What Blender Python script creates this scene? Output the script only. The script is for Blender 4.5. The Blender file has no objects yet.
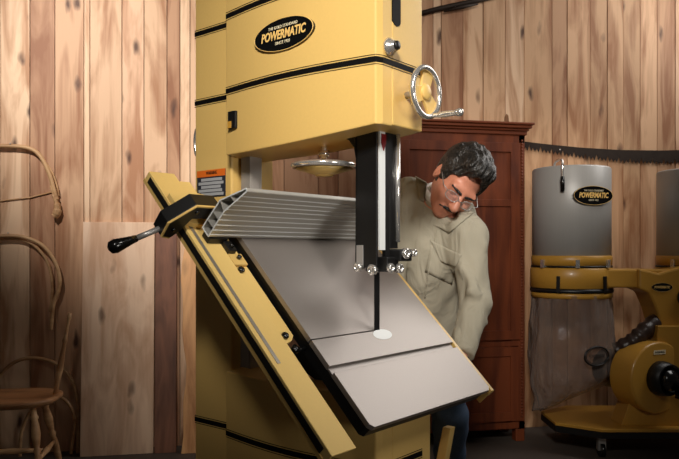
import bpy, bmesh, math, random
import numpy as np
from mathutils import Vector, Matrix, Euler
random.seed(7); np.random.seed(7)
SC = bpy.context.scene
COL = SC.collection
PI = math.pi
R = math.radians

# ------------------------------------------------------------------ camera, world, lights, exposure
H = 1.2
WA = math.atan(.194)                      # the place is laid out facing the camera, then turned by this angle so that
TURN = Matrix.Rotation(-WA, 4, 'Z')       # the board wall runs along the x axis
cam_d = bpy.data.cameras.new('camera'); cam_d.sensor_width = 36.0; cam_d.lens = 36.0*698/679
cam_d.shift_y = 21.5/679; cam_d.clip_start = 0.05
cam = bpy.data.objects.new('camera', cam_d); COL.objects.link(cam)
cam.location = (0, 0, H); cam.rotation_euler = (R(90), 0, -WA); SC.camera = cam

world = bpy.data.worlds.new('world'); SC.world = world; world.use_nodes = True
bg = world.node_tree.nodes['Background']; bg.inputs[0].default_value = (0.9, 0.8, 0.7, 1); bg.inputs[1].default_value = 0.03

def look(o, target):
    o.rotation_euler = (TURN @ Vector(target) - Vector(o.location)).to_track_quat('-Z', 'Y').to_euler()
def spot(name, loc, target, energy, angle, blend=1.0, radius=0.3, color=(1, .95, .88)):
    l = bpy.data.lights.new(name, 'SPOT'); l.energy = energy; l.spot_size = R(angle); l.spot_blend = blend
    l.shadow_soft_size = radius; l.color = color
    o = bpy.data.objects.new(name, l); COL.objects.link(o); o.location = TURN @ Vector(loc); look(o, target); return o
def area(name, loc, target, energy, sx, sy, color=(1, .95, .88)):
    l = bpy.data.lights.new(name, 'AREA'); l.shape = 'RECTANGLE'; l.size = sx; l.size_y = sy; l.energy = energy; l.color = color
    o = bpy.data.objects.new(name, l); COL.objects.link(o); o.location = TURN @ Vector(loc); look(o, target); return o
spot('key_light', (-0.15, -0.45, 2.85), (0.05, 2.3, 1.86), 480, 43, 1.0, 0.28)
spot('wall_light', (-1.7, 1.6, 3.3), (-1.32, 4.2, 2.30), 440, 52, 1.0, 0.10, (1, .94, .88))
spot('back_wall_light', (0.9, 2.2, 3.5), (0.9, 4.7, 2.5), 46, 66, 1.0, 0.3, (1, .90, .80))
area('rim_softbox', (2.9, 4.0, 3.2), (0.3, 2.4, 0.9), 42, 2.0, 1.6, (1, .96, .92))
spot('canister_light', (1.1, 0.9, 2.2), (1.52, 4.3, 1.68), 115, 17, 1.0, 0.2, (1, .92, .84))
spot('man_light', (1.9, 0.9, 2.5), (0.48, 2.7, 1.40), 45, 28, 1.0, 0.25)
spot('side_fill', (1.75, -0.1, 1.25), (-0.05, 2.25, 1.22), 95, 34, 1.0, 0.35, (1, .95, .88))
spot('table_light', (1.5, 0.5, 3.0), (-0.05, 1.95, 0.98), 95, 30, 1.0, 0.3, (1, .95, .88))
SC.view_settings.view_transform = 'Standard'; SC.view_settings.look = 'None'
SC.view_settings.gamma = 1.0; SC.view_settings.exposure = 0.0
SC.view_settings.use_curve_mapping = False

# ------------------------------------------------------------------ materials
def srgb(r, g, b):
    def c(v):
        v /= 255.0
        return v/12.92 if v <= .04045 else ((v+.055)/1.055)**2.4
    return (c(r), c(g), c(b), 1)
def nodes(name):
    m = bpy.data.materials.new(name); m.use_nodes = True
    nt = m.node_tree; return m, nt, nt.nodes['Principled BSDF']
def mat(name, col, rough=.5, metal=0., bump=0., scale=40., var=0., coat=0., spec=.5, stretch=None):
    """plain procedural material: slight noise in colour and relief"""
    m, nt, p = nodes(name)
    p.inputs['Base Color'].default_value = col; p.inputs['Roughness'].default_value = rough
    p.inputs['Metallic'].default_value = metal; p.inputs['Coat Weight'].default_value = coat
    p.inputs['Coat Roughness'].default_value = .08
    p.inputs['Specular IOR Level'].default_value = spec
    tc = nt.nodes.new('ShaderNodeTexCoord'); mp = nt.nodes.new('ShaderNodeMapping')
    nt.links.new(tc.outputs['Object'], mp.inputs[0])
    if stretch: mp.inputs['Scale'].default_value = stretch
    nz = nt.nodes.new('ShaderNodeTexNoise'); nz.inputs['Scale'].default_value = scale; nz.inputs['Detail'].default_value = 5
    nt.links.new(mp.outputs[0], nz.inputs[0])
    if var > 0:
        mx = nt.nodes.new('ShaderNodeMix'); mx.data_type = 'RGBA'
        mx.inputs[6].default_value = tuple(c*(1-var) for c in col[:3]) + (1,)
        mx.inputs[7].default_value = tuple(min(1, c*(1+var)) for c in col[:3]) + (1,)
        nt.links.new(nz.outputs[0], mx.inputs[0]); nt.links.new(mx.outputs[2], p.inputs['Base Color'])
    if bump > 0:
        b = nt.nodes.new('ShaderNodeBump'); b.inputs['Strength'].default_value = bump; b.inputs['Distance'].default_value = .004
        nt.links.new(nz.outputs[0], b.inputs['Height']); nt.links.new(b.outputs[0], p.inputs['Normal'])
    return m
def wood(name, light, dark, axis=2, rough=.55, knots=.0, attr=None, fine=1., seed=0., bump=.12):
    """grain stretched along one axis, optional knots, optional per-board tone attribute"""
    m, nt, p = nodes(name); N = nt.nodes.new; L = nt.links.new
    tc = N('ShaderNodeTexCoord'); vec = tc.outputs['Object']
    if attr:   # shift the grain of each board by its own random offset
        at = N('ShaderNodeAttribute'); at.attribute_name = 'tone'
        sh = N('ShaderNodeVectorMath'); sh.operation = 'MULTIPLY_ADD'
        L(at.outputs['Color'], sh.inputs[0]); sh.inputs[1].default_value = (37, 23, 31); L(vec, sh.inputs[2]); vec = sh.outputs[0]
    mp = N('ShaderNodeMapping'); L(vec, mp.inputs[0]); s = [8*fine]*3; s[axis] = 1.3*fine; mp.inputs['Scale'].default_value = s
    mp.inputs['Location'].default_value = (seed, seed*1.7, seed*.3)
    n1 = N('ShaderNodeTexNoise'); n1.inputs['Scale'].default_value = 1.0; n1.inputs['Detail'].default_value = 4; n1.inputs['Distortion'].default_value = 1.2
    L(mp.outputs[0], n1.inputs[0])
    mp2 = N('ShaderNodeMapping'); L(vec, mp2.inputs[0]); s = [70*fine]*3; s[axis] = 2.2*fine; mp2.inputs['Scale'].default_value = s
    n2 = N('ShaderNodeTexNoise'); n2.inputs['Scale'].default_value = 1.0; n2.inputs['Detail'].default_value = 3
    L(mp2.outputs[0], n2.inputs[0])
    r1 = N('ShaderNodeValToRGB'); r1.color_ramp.elements[0].position = .34; r1.color_ramp.elements[1].position = .58
    r1.color_ramp.elements[0].color = dark; r1.color_ramp.elements[1].color = light
    ad = N('ShaderNodeMath'); ad.operation = 'MULTIPLY_ADD'; L(n2.outputs[0], ad.inputs[0]); ad.inputs[1].default_value = .16
    sb = N('ShaderNodeMath'); sb.operation = 'SUBTRACT'; L(n1.outputs[0], sb.inputs[0]); sb.inputs[1].default_value = .08
    L(sb.outputs[0], ad.inputs[2]); L(ad.outputs[0], r1.inputs[0])
    c = r1.outputs[0]
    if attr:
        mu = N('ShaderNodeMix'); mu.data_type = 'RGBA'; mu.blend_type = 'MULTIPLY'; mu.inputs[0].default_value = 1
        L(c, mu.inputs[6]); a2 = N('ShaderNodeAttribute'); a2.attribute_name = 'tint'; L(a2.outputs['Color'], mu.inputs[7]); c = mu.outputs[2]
    if knots > 0:
        mk = N('ShaderNodeMapping'); L(vec, mk.inputs[0]); s = [6.5]*3; s[axis] = 2.6; mk.inputs['Scale'].default_value = s
        nd = N('ShaderNodeTexNoise'); nd.inputs['Scale'].default_value = 3; L(mk.outputs[0], nd.inputs[0])
        va = N('ShaderNodeVectorMath'); va.operation = 'MULTIPLY_ADD'; L(nd.outputs['Color'], va.inputs[0]); va.inputs[1].default_value = (.25,)*3; L(mk.outputs[0], va.inputs[2])
        vo = N('ShaderNodeTexVoronoi'); vo.inputs['Scale'].default_value = 1.0; L(va.outputs[0], vo.inputs[0])
        rk = N('ShaderNodeValToRGB'); rk.color_ramp.elements[0].position = .05; rk.color_ramp.elements[0].color = (1, 1, 1, 1)
        rk.color_ramp.elements[1].position = .17; rk.color_ramp.elements[1].color = (0, 0, 0, 1)
        L(vo.outputs['Distance'], rk.inputs[0])
        mm = N('ShaderNodeMath'); mm.operation = 'MULTIPLY'; L(rk.outputs[0], mm.inputs[0]); mm.inputs[1].default_value = knots
        mx = N('ShaderNodeMix'); mx.data_type = 'RGBA'; L(mm.outputs[0], mx.inputs[0]); L(c, mx.inputs[6])
        mx.inputs[7].default_value = srgb(70, 34, 14); c = mx.outputs[2]
    L(c, p.inputs['Base Color']); p.inputs['Roughness'].default_value = rough
    b = N('ShaderNodeBump'); b.inputs['Strength'].default_value = bump; b.inputs['Distance'].default_value = .003
    L(n2.outputs[0], b.inputs['Height']); L(b.outputs[0], p.inputs['Normal'])
    return m
def bag_material():
    m, nt, p = nodes('clear_plastic'); N = nt.nodes.new; L = nt.links.new
    p.inputs['Base Color'].default_value = srgb(165, 152, 144); p.inputs['Roughness'].default_value = .09
    p.inputs['Specular IOR Level'].default_value = 1.0
    tr = N('ShaderNodeBsdfTransparent'); tr.inputs[0].default_value = (.86, .82, .79, 1)
    lw = N('ShaderNodeLayerWeight'); lw.inputs[0].default_value = .45
    r = N('ShaderNodeMapRange'); L(lw.outputs['Facing'], r.inputs[0]); r.inputs[3].default_value = .22; r.inputs[4].default_value = .78
    tc = N('ShaderNodeTexCoord'); mp = N('ShaderNodeMapping'); L(tc.outputs['Object'], mp.inputs[0]); mp.inputs['Scale'].default_value = (9, 9, 3)
    nz = N('ShaderNodeTexNoise'); nz.inputs['Scale'].default_value = 2.2; nz.inputs['Detail'].default_value = 3; L(mp.outputs[0], nz.inputs[0])
    b = N('ShaderNodeBump'); b.inputs['Strength'].default_value = .9; b.inputs['Distance'].default_value = .03
    L(nz.outputs[0], b.inputs['Height']); L(b.outputs[0], p.inputs['Normal'])
    mx = N('ShaderNodeMixShader'); L(r.outputs[0], mx.inputs[0]); L(tr.outputs[0], mx.inputs[1]); L(p.outputs[0], mx.inputs[2])
    L(mx.outputs[0], nt.nodes['Material Output'].inputs[0]); return m
def lens_material():
    m, nt, p = nodes('lens'); N = nt.nodes.new; L = nt.links.new
    p.inputs['Roughness'].default_value = .03; p.inputs['Base Color'].default_value = (.9, .9, .9, 1)
    tr = N('ShaderNodeBsdfTransparent'); mx = N('ShaderNodeMixShader'); mx.inputs[0].default_value = .12
    L(tr.outputs[0], mx.inputs[1]); L(p.outputs[0], mx.inputs[2]); L(mx.outputs[0], nt.nodes['Material Output'].inputs[0]); return m
def hair_material():
    m, nt, p = nodes('hair'); N = nt.nodes.new; L = nt.links.new
    tc = N('ShaderNodeTexCoord'); mp = N('ShaderNodeMapping'); L(tc.outputs['Object'], mp.inputs[0]); mp.inputs['Scale'].default_value = (160, 160, 60)
    mp.inputs['Rotation'].default_value = (.4, .6, 0)
    nz = N('ShaderNodeTexNoise'); nz.inputs['Scale'].default_value = 1; nz.inputs['Detail'].default_value = 3; L(mp.outputs[0], nz.inputs[0])
    r = N('ShaderNodeValToRGB'); r.color_ramp.elements[0].position = .4; r.color_ramp.elements[0].color = srgb(18, 15, 13)
    r.color_ramp.elements[1].position = .72; r.color_ramp.elements[1].color = srgb(60, 55, 50); L(nz.outputs[0], r.inputs[0])
    L(r.outputs[0], p.inputs['Base Color']); p.inputs['Roughness'].default_value = .38
    b = N('ShaderNodeBump'); b.inputs['Strength'].default_value = .9; b.inputs['Distance'].default_value = .006
    L(nz.outputs[0], b.inputs['Height']); L(b.outputs[0], p.inputs['Normal']); return m

YELLOW = mat('yellow_enamel', srgb(226, 187, 110), .34, 0, .03, 120, .04, coat=.12, spec=.35)
RAILYELLOW = mat('rail_enamel', srgb(238, 202, 124), .5, 0, .03, 120, .03, spec=.12)
YDULL = mat('ochre_enamel', srgb(192, 142, 56), .38, 0, .03, 90, .06, coat=.1)
BLACK = mat('black_enamel', srgb(16, 15, 15), .42, 0, .05, 90)
BLKPLASTIC = mat('black_plastic', srgb(12, 12, 12), .22, 0, 0, 30, coat=.4)
STRIPE = mat('black_stripe', srgb(12, 10, 9), .6, spec=.15)
GOLD = mat('gold_print', srgb(244, 200, 118), .4)
CREAM = mat('cream_print', srgb(240, 226, 190), .5)
CHROME = mat('chrome', srgb(230, 226, 220), .16, .8, .02, 30)
STEEL = mat('brushed_steel', srgb(186, 182, 178), .36, .6, .05, 60)
IRON = mat('ground_cast_iron', srgb(160, 152, 146), .43, .65, .04, 260, .05, stretch=(1, 1, 1))
ALU = mat('anodized_aluminium', srgb(186, 182, 174), .45, .4, .02, 80)
ALUEND = mat('cut_aluminium', srgb(232, 234, 232), .5, .1)
STRAP = mat('grey_guard', srgb(165, 158, 150), .45, .3)
ORANGE = mat('orange_print', srgb(232, 112, 32), .5)
GREYTXT = mat('grey_print', srgb(175, 175, 175), .5)
DARKGREY = mat('dark_grey_print', srgb(45, 47, 55), .5)
RAILFACE = mat('dark_rail_steel', srgb(44, 41, 38), .3, .5, 0, 60)
TAPE = mat('scale_tape', srgb(160, 152, 140), .4, .5, 0, 200, .15)
RED = mat('red_pointer', srgb(130, 22, 26), .4)
FILTER = mat('grey_filter', srgb(172, 170, 166), .40, .12, .08, 3, .05, stretch=(40, 40, .6))
WALLWOOD = wood('pine_boards', srgb(232, 198, 164), srgb(180, 134, 98), 2, .6, .9, attr=True)
PALEWOOD = wood('pale_board', srgb(244, 208, 176), srgb(212, 168, 134), 2, .6, .7, seed=3)
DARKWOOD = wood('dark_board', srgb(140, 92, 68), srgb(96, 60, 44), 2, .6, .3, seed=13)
EDGEWOOD = wood('edge_board', srgb(232, 174, 116), srgb(192, 132, 82), 2, .55, .3, seed=9)
CHERRY = wood('cherry', srgb(128, 62, 30), srgb(92, 40, 18), 2, .5, 0, seed=5, bump=.05)
CHERRYH = wood('cherry_rail', srgb(128, 62, 30), srgb(92, 40, 18), 0, .5, 0, seed=6, bump=.05)
BENT = wood('bent_ash', srgb(206, 164, 118), srgb(160, 116, 76), 0, .5, 0, seed=2)
SEATWOOD = wood('seat_pine', srgb(188, 140, 96), srgb(140, 96, 60), 0, .5, 0, seed=4)
SAWIRON = mat('rusty_iron', srgb(52, 40, 32), .6, .5, .2, 25, .3)
CONCRETE = mat('concrete_floor', srgb(84, 74, 66), .75, 0, .15, 6, .18)
SKIN = mat('skin', srgb(212, 140, 112), .42, 0, .08, 130, .08)
def cloth(name, col):
    """woven cotton: fine weave plus soft creases as relief"""
    m, nt, p = nodes(name); N = nt.nodes.new; L = nt.links.new
    p.inputs['Base Color'].default_value = col; p.inputs['Roughness'].default_value = .85; p.inputs['Specular IOR Level'].default_value = .25
    tc = N('ShaderNodeTexCoord'); mp = N('ShaderNodeMapping'); L(tc.outputs['Object'], mp.inputs[0]); mp.inputs['Rotation'].default_value = (.3, .5, .9); mp.inputs['Scale'].default_value = (1, 1, .38)
    n1 = N('ShaderNodeTexNoise'); n1.inputs['Scale'].default_value = 13; n1.inputs['Detail'].default_value = 2.5; n1.inputs['Distortion'].default_value = 1.4; L(mp.outputs[0], n1.inputs[0])
    n2 = N('ShaderNodeTexNoise'); n2.inputs['Scale'].default_value = 260; L(tc.outputs['Object'], n2.inputs[0])
    b1 = N('ShaderNodeBump'); b1.inputs['Strength'].default_value = .75; b1.inputs['Distance'].default_value = .022; L(n1.outputs[0], b1.inputs['Height'])
    b2 = N('ShaderNodeBump'); b2.inputs['Strength'].default_value = .12; b2.inputs['Distance'].default_value = .003; L(n2.outputs[0], b2.inputs['Height']); L(b1.outputs[0], b2.inputs['Normal'])
    L(b2.outputs[0], p.inputs['Normal']); return m
SHIRT = cloth('olive_cotton', srgb(178, 170, 150))
DENIM = mat('denim', srgb(62, 82, 108), .85, 0, .2, 180, .25)
LEATHER = mat('brown_leather', srgb(60, 42, 30), .5, 0, .1, 60, .1)
TEE = mat('white_cotton', srgb(225, 220, 214), .85)
HAIR = hair_material(); LENS = lens_material(); BAG = bag_material()

# ------------------------------------------------------------------ mesh helpers
def frame_from(axis):
    a = Vector(axis).normalized(); up = Vector((0, 0, 1)) if abs(a.z) < .95 else Vector((1, 0, 0))
    u = a.cross(up).normalized(); return u, u.cross(a).normalized() * -1, a
class MB:
    def __init__(s): s.v = []; s.f = []; s.sm = []
    def add(s, vs, fs, smooth=False):
        o = len(s.v); s.v += [tuple(v) for v in vs]; s.f += [tuple(i+o for i in f) for f in fs]; s.sm += [smooth]*len(fs); return s
    def hexa(s, p):   # 8 points: bottom ring 0-3, top ring 4-7
        return s.add(p, [(3,2,1,0),(4,5,6,7),(0,1,5,4),(1,2,6,5),(2,3,7,6),(3,0,4,7)])
    def box(s, x0, x1, y0, y1, z0, z1, T=None):
        p = [(x0,y0,z0),(x1,y0,z0),(x1,y1,z0),(x0,y1,z0),(x0,y0,z1),(x1,y0,z1),(x1,y1,z1),(x0,y1,z1)]
        if T: p = [T(*q) for q in p]
        return s.hexa(p)
    def prism(s, poly, lo, hi, T):   # poly in (a,b); extruded c from lo to hi; T(a,b,c)->xyz
        n = len(poly); vs = [T(a, b, lo) for a, b in poly] + [T(a, b, hi) for a, b in poly]
        fs = [tuple(range(n-1, -1, -1)), tuple(range(n, 2*n))] + [(i, (i+1) % n, n+(i+1) % n, n+i) for i in range(n)]
        return s.add(vs, fs)
    def tube(s, pts, rad, n=12, caps=True, flat=1.0, closed=False):
        pts = [Vector(p) for p in pts]; m = len(pts)
        if not hasattr(rad, '__len__'): rad = [rad]*m
        vs = []; pu = None
        for i, p in enumerate(pts):
            if closed: t = pts[(i+1) % m] - pts[i-1]
            else: t = pts[min(i+1, m-1)] - pts[max(i-1, 0)]
            t.normalize()
            if pu is None: u, w, _ = frame_from(t)
            else:
                u = (pu - t*pu.dot(t)).normalized(); w = t.cross(u)
            pu = u
            for k in range(n):
                a = 2*PI*k/n; vs.append(p + (u*math.cos(a) + w*math.sin(a)*flat)*rad[i])
        fs = []
        for i in range(m if closed else m-1):
            j = (i+1) % m
            for k in range(n):
                fs.append((i*n+k, i*n+(k+1) % n, j*n+(k+1) % n, j*n+k))
        s.add(vs, fs, True)
        if caps and not closed:
            s.add(vs[:n], [tuple(range(n-1, -1, -1))]); s.add(vs[-n:], [tuple(range(n))])
        return s
    def cyl(s, p0, p1, r, n=24, r1=None): return s.tube([p0, p1], [r, r if r1 is None else r1], n)
    def lathe(s, prof, o, axis, n=32):   # prof [(radius, height)] around axis from o
        u, w, a = frame_from(axis); o = Vector(o); m = len(prof)
        vs = [o + a*h + (u*math.cos(2*PI*k/n) + w*math.sin(2*PI*k/n))*r for r, h in prof for k in range(n)]
        fs = [(i*n+k, i*n+(k+1) % n, (i+1)*n+(k+1) % n, (i+1)*n+k) for i in range(m-1) for k in range(n)]
        s.add(vs, fs, True)
        if prof[0][0] > 1e-4: s.add(vs[:n], [tuple(range(n-1, -1, -1))])
        if prof[-1][0] > 1e-4: s.add(vs[-n:], [tuple(range(n))])
        return s
    def ball(s, c, rx, ry=None, rz=None, n=16, M=None):
        ry = rx if ry is None else ry; rz = rx if rz is None else rz; vs = []; m = n//2
        for i in range(m+1):
            t = PI*i/m
            for k in range(n):
                a = 2*PI*k/n; q = Vector((rx*math.sin(t)*math.cos(a), ry*math.sin(t)*math.sin(a), rz*math.cos(t)))
                vs.append(Vector(c) + (M @ q if M else q))
        fs = [(i*n+k, (i+1)*n+k, (i+1)*n+(k+1) % n, i*n+(k+1) % n) for i in range(m) for k in range(n)]
        return s.add(vs, fs, True)
    def torus(s, c, axis, r, t, n=40, k=12):
        u, w, a = frame_from(axis); c = Vector(c)
        return s.tube([c + (u*math.cos(2*PI*i/n) + w*math.sin(2*PI*i/n))*r for i in range(n)], t, k, closed=True)
    def build(s, name, m, parent=None, bevel=0., smooth=None, loc=None):
        me = bpy.data.meshes.new(name); me.from_pydata(s.v, [], s.f)
        me.polygons.foreach_set('use_smooth', s.sm if smooth is None else [smooth]*len(s.f))
        bm = bmesh.new(); bm.from_mesh(me); bmesh.ops.remove_doubles(bm, verts=bm.verts, dist=1e-5)
        bmesh.ops.recalc_face_normals(bm, faces=bm.faces); bm.to_mesh(me); bm.free()
        me.materials.append(m); o = bpy.data.objects.new(name, me); COL.objects.link(o)
        if parent: o.parent = parent
        if loc: o.location = loc
        if bevel:
            b = o.modifiers.new('bevel', 'BEVEL'); b.width = bevel; b.segments = 2; b.limit_method = 'ANGLE'; b.angle_limit = R(40)
            b.harden_normals = False
        return o
def tag(o, label=None, cat=None, group=None, kind=None):
    if label: o['label'] = label
    if cat: o['category'] = cat
    if group: o['group'] = group
    if kind: o['kind'] = kind
    return o
def thing(name, label, cat, loc=(0, 0, 0), rz=0., group=None):
    o = bpy.data.objects.new(name, None); COL.objects.link(o); o.location = loc; o.rotation_euler = (0, 0, rz)
    o.empty_display_size = .1
    return tag(o, label, cat, group)
def text_mesh(txt, size, mx, M, name, m, parent, shear=0., bold=0., squash=1.):
    """lettering as a thin mesh; M maps the text plane (x right, y up, z out) to the parent"""
    cu = bpy.data.curves.new(name, 'FONT'); cu.body = txt; cu.size = size; cu.shear = shear; cu.offset = bold
    cu.align_x = 'CENTER'; cu.align_y = 'CENTER'; cu.extrude = .0006; cu.resolution_u = 3
    ob = bpy.data.objects.new(name, cu); COL.objects.link(ob)
    dg = bpy.context.evaluated_depsgraph_get(); me = bpy.data.meshes.new_from_object(ob.evaluated_get(dg))
    COL.objects.unlink(ob); bpy.data.objects.remove(ob)
    xs = [v.co.x for v in me.vertices]; w = max(xs)-min(xs); k = (mx/w) if mx else 1.
    me.transform(M @ Matrix.Diagonal((k, squash, 1, 1))); me.materials.clear(); me.materials.append(m)
    o = bpy.data.objects.new(name, me); COL.objects.link(o); o.parent = parent; return o
def basis(o, x, y):   # 4x4 from origin and two in-plane axes
    x = Vector(x).normalized(); y = Vector(y); y = (y - x*y.dot(x)).normalized(); z = x.cross(y)
    return Matrix(((x.x, y.x, z.x, o[0]), (x.y, y.y, z.y, o[1]), (x.z, y.z, z.z, o[2]), (0, 0, 0, 1)))
def arc_pts(pts, n=8):   # Catmull-Rom through points
    P = [Vector(p) for p in pts]; out = []
    for i in range(len(P)-1):
        a = P[max(i-1, 0)]; b = P[i]; c = P[i+1]; d = P[min(i+2, len(P)-1)]
        for k in range(n):
            t = k/n; out.append(.5*((2*b) + (c-a)*t + (2*a-5*b+4*c-d)*t*t + (3*b-a-3*c+d)*t**3))
    out.append(P[-1]); return out

# ------------------------------------------------------------------ setting: floor and board wall
fl = MB().box(-4, 5, -1.5, 6.5, -.1, 0, lambda x, y, z: Matrix.Rotation(WA, 3, 'Z') @ Vector((x, y, z))).build('floor', CONCRETE); tag(fl, kind='structure')
wu = Vector((math.cos(WA), math.sin(WA), 0)); wn = Vector((math.sin(WA), -math.cos(WA), 0))
W0 = Vector((-1.05, 4.3, 0))
def wall_t(px):   # where a sight line in the frame's column px meets the wall (metres along it)
    k = (px-339.5)/698; # X = k*Y ; W0 + t*wu
    return (k*W0.y - W0.x)/(wu.x - k*wu.y)
def WP(t, out, z): return W0 + wu*t + wn*out + Vector((0, 0, z))
def wall_px(px, py, out=0.):
    t = wall_t(px)
    for _ in range(4):
        p = WP(t, out, 0); q = 339.5+698*p.x/p.y; t += (px-q)/698*p.y/1.0
    p = WP(t, out, 0); return WP(t, out, H+(251-py)/698*p.y)
L_, T_, B_, P_ = (1.08, 1.05, 1.02), (.92, .84, .78), (.66, .52, .44), (1.0, .90, .86)
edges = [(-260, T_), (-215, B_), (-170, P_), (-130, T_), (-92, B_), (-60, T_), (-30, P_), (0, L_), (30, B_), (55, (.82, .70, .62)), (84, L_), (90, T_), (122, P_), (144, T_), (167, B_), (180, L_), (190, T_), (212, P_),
         (240, T_), (262, (.62, .48, .40)), (284, (.52, .40, .34)), (318, (.46, .34, .28)), (338, (.54, .42, .36)), (366, B_), (396, T_), (420, (.76, .62, .52)), (433, L_), (441, (.66, .52, .43)), (463, (.98, .9, .82)), (483, (.9, .8, .7)), (505, L_), (524, (.86, .74, .62)),  # darkest boards, in the saw's throat, have the head's shade put into their tint
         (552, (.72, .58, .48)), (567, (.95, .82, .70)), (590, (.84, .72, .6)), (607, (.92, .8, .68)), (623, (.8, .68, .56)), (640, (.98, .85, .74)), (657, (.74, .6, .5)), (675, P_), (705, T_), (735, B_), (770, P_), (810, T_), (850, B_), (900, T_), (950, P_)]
wm = MB(); tints = []; tones = []
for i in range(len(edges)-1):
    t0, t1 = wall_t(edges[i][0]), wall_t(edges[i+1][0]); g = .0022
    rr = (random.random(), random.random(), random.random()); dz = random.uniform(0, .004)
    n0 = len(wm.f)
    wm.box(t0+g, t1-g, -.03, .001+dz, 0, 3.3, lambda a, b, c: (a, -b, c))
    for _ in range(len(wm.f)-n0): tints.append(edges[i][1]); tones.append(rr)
ta, tb = wall_t(edges[0][0]), wall_t(edges[-1][0])
n0 = len(wm.f); wm.box(ta, tb, -.08, -.03, 0, 3.3, lambda a, b, c: (a, -b, c))
for _ in range(len(wm.f)-n0): tints.append((.2, .16, .13)); tones.append((0, 0, 0))
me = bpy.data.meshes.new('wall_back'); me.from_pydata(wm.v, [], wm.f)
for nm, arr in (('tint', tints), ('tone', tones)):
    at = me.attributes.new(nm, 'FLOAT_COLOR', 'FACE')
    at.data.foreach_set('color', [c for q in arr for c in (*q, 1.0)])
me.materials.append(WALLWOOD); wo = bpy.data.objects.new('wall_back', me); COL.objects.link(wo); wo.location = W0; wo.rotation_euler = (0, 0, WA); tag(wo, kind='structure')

# ------------------------------------------------------------------ bandsaw
BA = R(39.7); BX, BY = .111, 2.174
saw = thing('bandsaw', 'large yellow bandsaw with black stripes and a steeply tilted grey work table', 'bandsaw', (BX, BY, 0), -BA)
col = MB().box(-.805, -.60, -.06, .145, .0, 2.32).build('column', YELLOW, saw, .006)
def door_y(x, x0=-.56, x1=.092, yb=-.12, amp=.03):
    t = (x-x0)/(x1-x0); return yb - amp*math.sin(PI*min(max(t, 0), 1))
def head_bottom(x): t = (x+.56)/.675; return 1.534 + .038*t - .012*math.sin(PI*min(max(t,0),1))
def lofted(secs):   # list of quads (front-bottom, front-top, back-top, back-bottom)
    m = MB(); vs = [p for q in secs for p in q]; n = len(secs); fs = [(0, 1, 2, 3), tuple(4*(n-1)+k for k in (3, 2, 1, 0))]
    for i in range(n-1):
        for k in range(4): fs.append((4*i+k, 4*i+(k+1) % 4, 4*i+4+(k+1) % 4, 4*i+4+k))
    m.add(vs, fs); return m
def door_secs(x0, x1, zb, zt, yback, amp):
    s = []
    for i in range(25):
        x = x0 + (x1-.009-x0)*i/24; y = door_y(x, x0, x1-.009, amp=amp); b = zb(x)
        s.append([(x, y, b), (x, y, zt), (x, yback, zt), (x, yback, b)])
    x = x1; y = -.098; b = zb(x); s.append([(x, y, b), (x, y, zt), (x, yback, zt), (x, yback, b)])
    return s
ud = lofted(door_secs(-.56, .101, head_bottom, 2.34, -.05, .03)).build('upper_door', YELLOW, saw, .004)
uh = lofted([[(x, -.05, head_bottom(x)+.004), (x, -.05, 2.335), (x, .112, 2.335), (x, .112, head_bottom(x)+.004)] for x in [-.60+.701*i/10 for i in range(11)]]).build('upper_housing', YELLOW, saw, .004)
ld = lofted(door_secs(-.56, .101, lambda x: .06, .78, -.05, .035)).build('lower_door', YELLOW, saw, .004)
lh = MB().box(-.60, .101, -.05, .16, .03, .776).build('lower_housing', YELLOW, saw, .004)
MB().box(-.84, .16, -.10, .2, 0, .045).build('base', BLACK, saw, .004)
def stripe(zc, door, amp, side=True):
    """broad black band with a hairline above and below"""
    m = MB(); 
    for lo, hi in ((-.0085, .0085), (.0125, .0145), (-.0145, -.0125)):
        e = .0012; pts = []
        if door:
            for i in range(25):
                x = -.56 + .652*i/24; pts.append((x, door_y(x, -.56, .092, amp=amp)-e))
            pts += [(.101+e*.6, -.098-e*.6), (.101+e, -.098), (.101+e, .111)]
        else: pts = [(-.805-e, .10), (-.805-e, -.06-e), (-.566, -.06-e)]
        n = len(pts); vs = [(x, y, zc+lo) for x, y in pts] + [(x, y, zc+hi) for x, y in pts]
        m.add(vs, [(i, i+1, n+i+1, n+i) for i in range(n-1)])
    o = m.build('stripe', STRIPE, saw)
    so = o.modifiers.new('solid', 'SOLIDIFY'); so.thickness = .0008
    tag(o, 'black stripe with thin pinstripes')
for z in (1.757, 2.018): stripe(z, True, .03); stripe(z, False, 0)
stripe(.565, True, .035); stripe(.565, False, 0)

def oval_badge(parent, M, a, b, top, bottom, name='badge'):
    m = MB(); n = 40
    rim = MB(); pts = [M @ Vector((a*math.cos(2*PI*i/n), b*math.sin(2*PI*i/n), .001)) for i in range(n)]
    poly = [(a*math.cos(2*PI*i/n), b*math.sin(2*PI*i/n)) for i in range(n)]
    m.prism(poly, -.012, .003, lambda x, y, z: M @ Vector((x, y, z)))
    o = m.build(name, BLKPLASTIC, parent); tag(o, 'black oval nameplate with gold lettering')
    rim.tube([M @ Vector((a*math.cos(2*PI*i/n), b*math.sin(2*PI*i/n), .003)) for i in range(n)], a*.009, 6, closed=True).build('badge_rim', GOLD, o)
    text_mesh('POWERMATIC', b*.78, a*1.52, M @ Matrix.Translation((0, 0, .0036)), 'badge_lettering', GOLD, o, .18, b*.02)
    if top: text_mesh(top, b*.26, a*1.0, M @ Matrix.Translation((0, b*.5, .0036)), 'badge_small_lettering', CREAM, o, .1)
    if bottom: text_mesh(bottom, b*.26, a*.5, M @ Matrix.Translation((0, -b*.5, .0036)), 'badge_small_lettering', CREAM, o, .1)
    return o
bx = -.249; dyx = (door_y(bx+.05)-door_y(bx-.05))/.1
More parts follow.
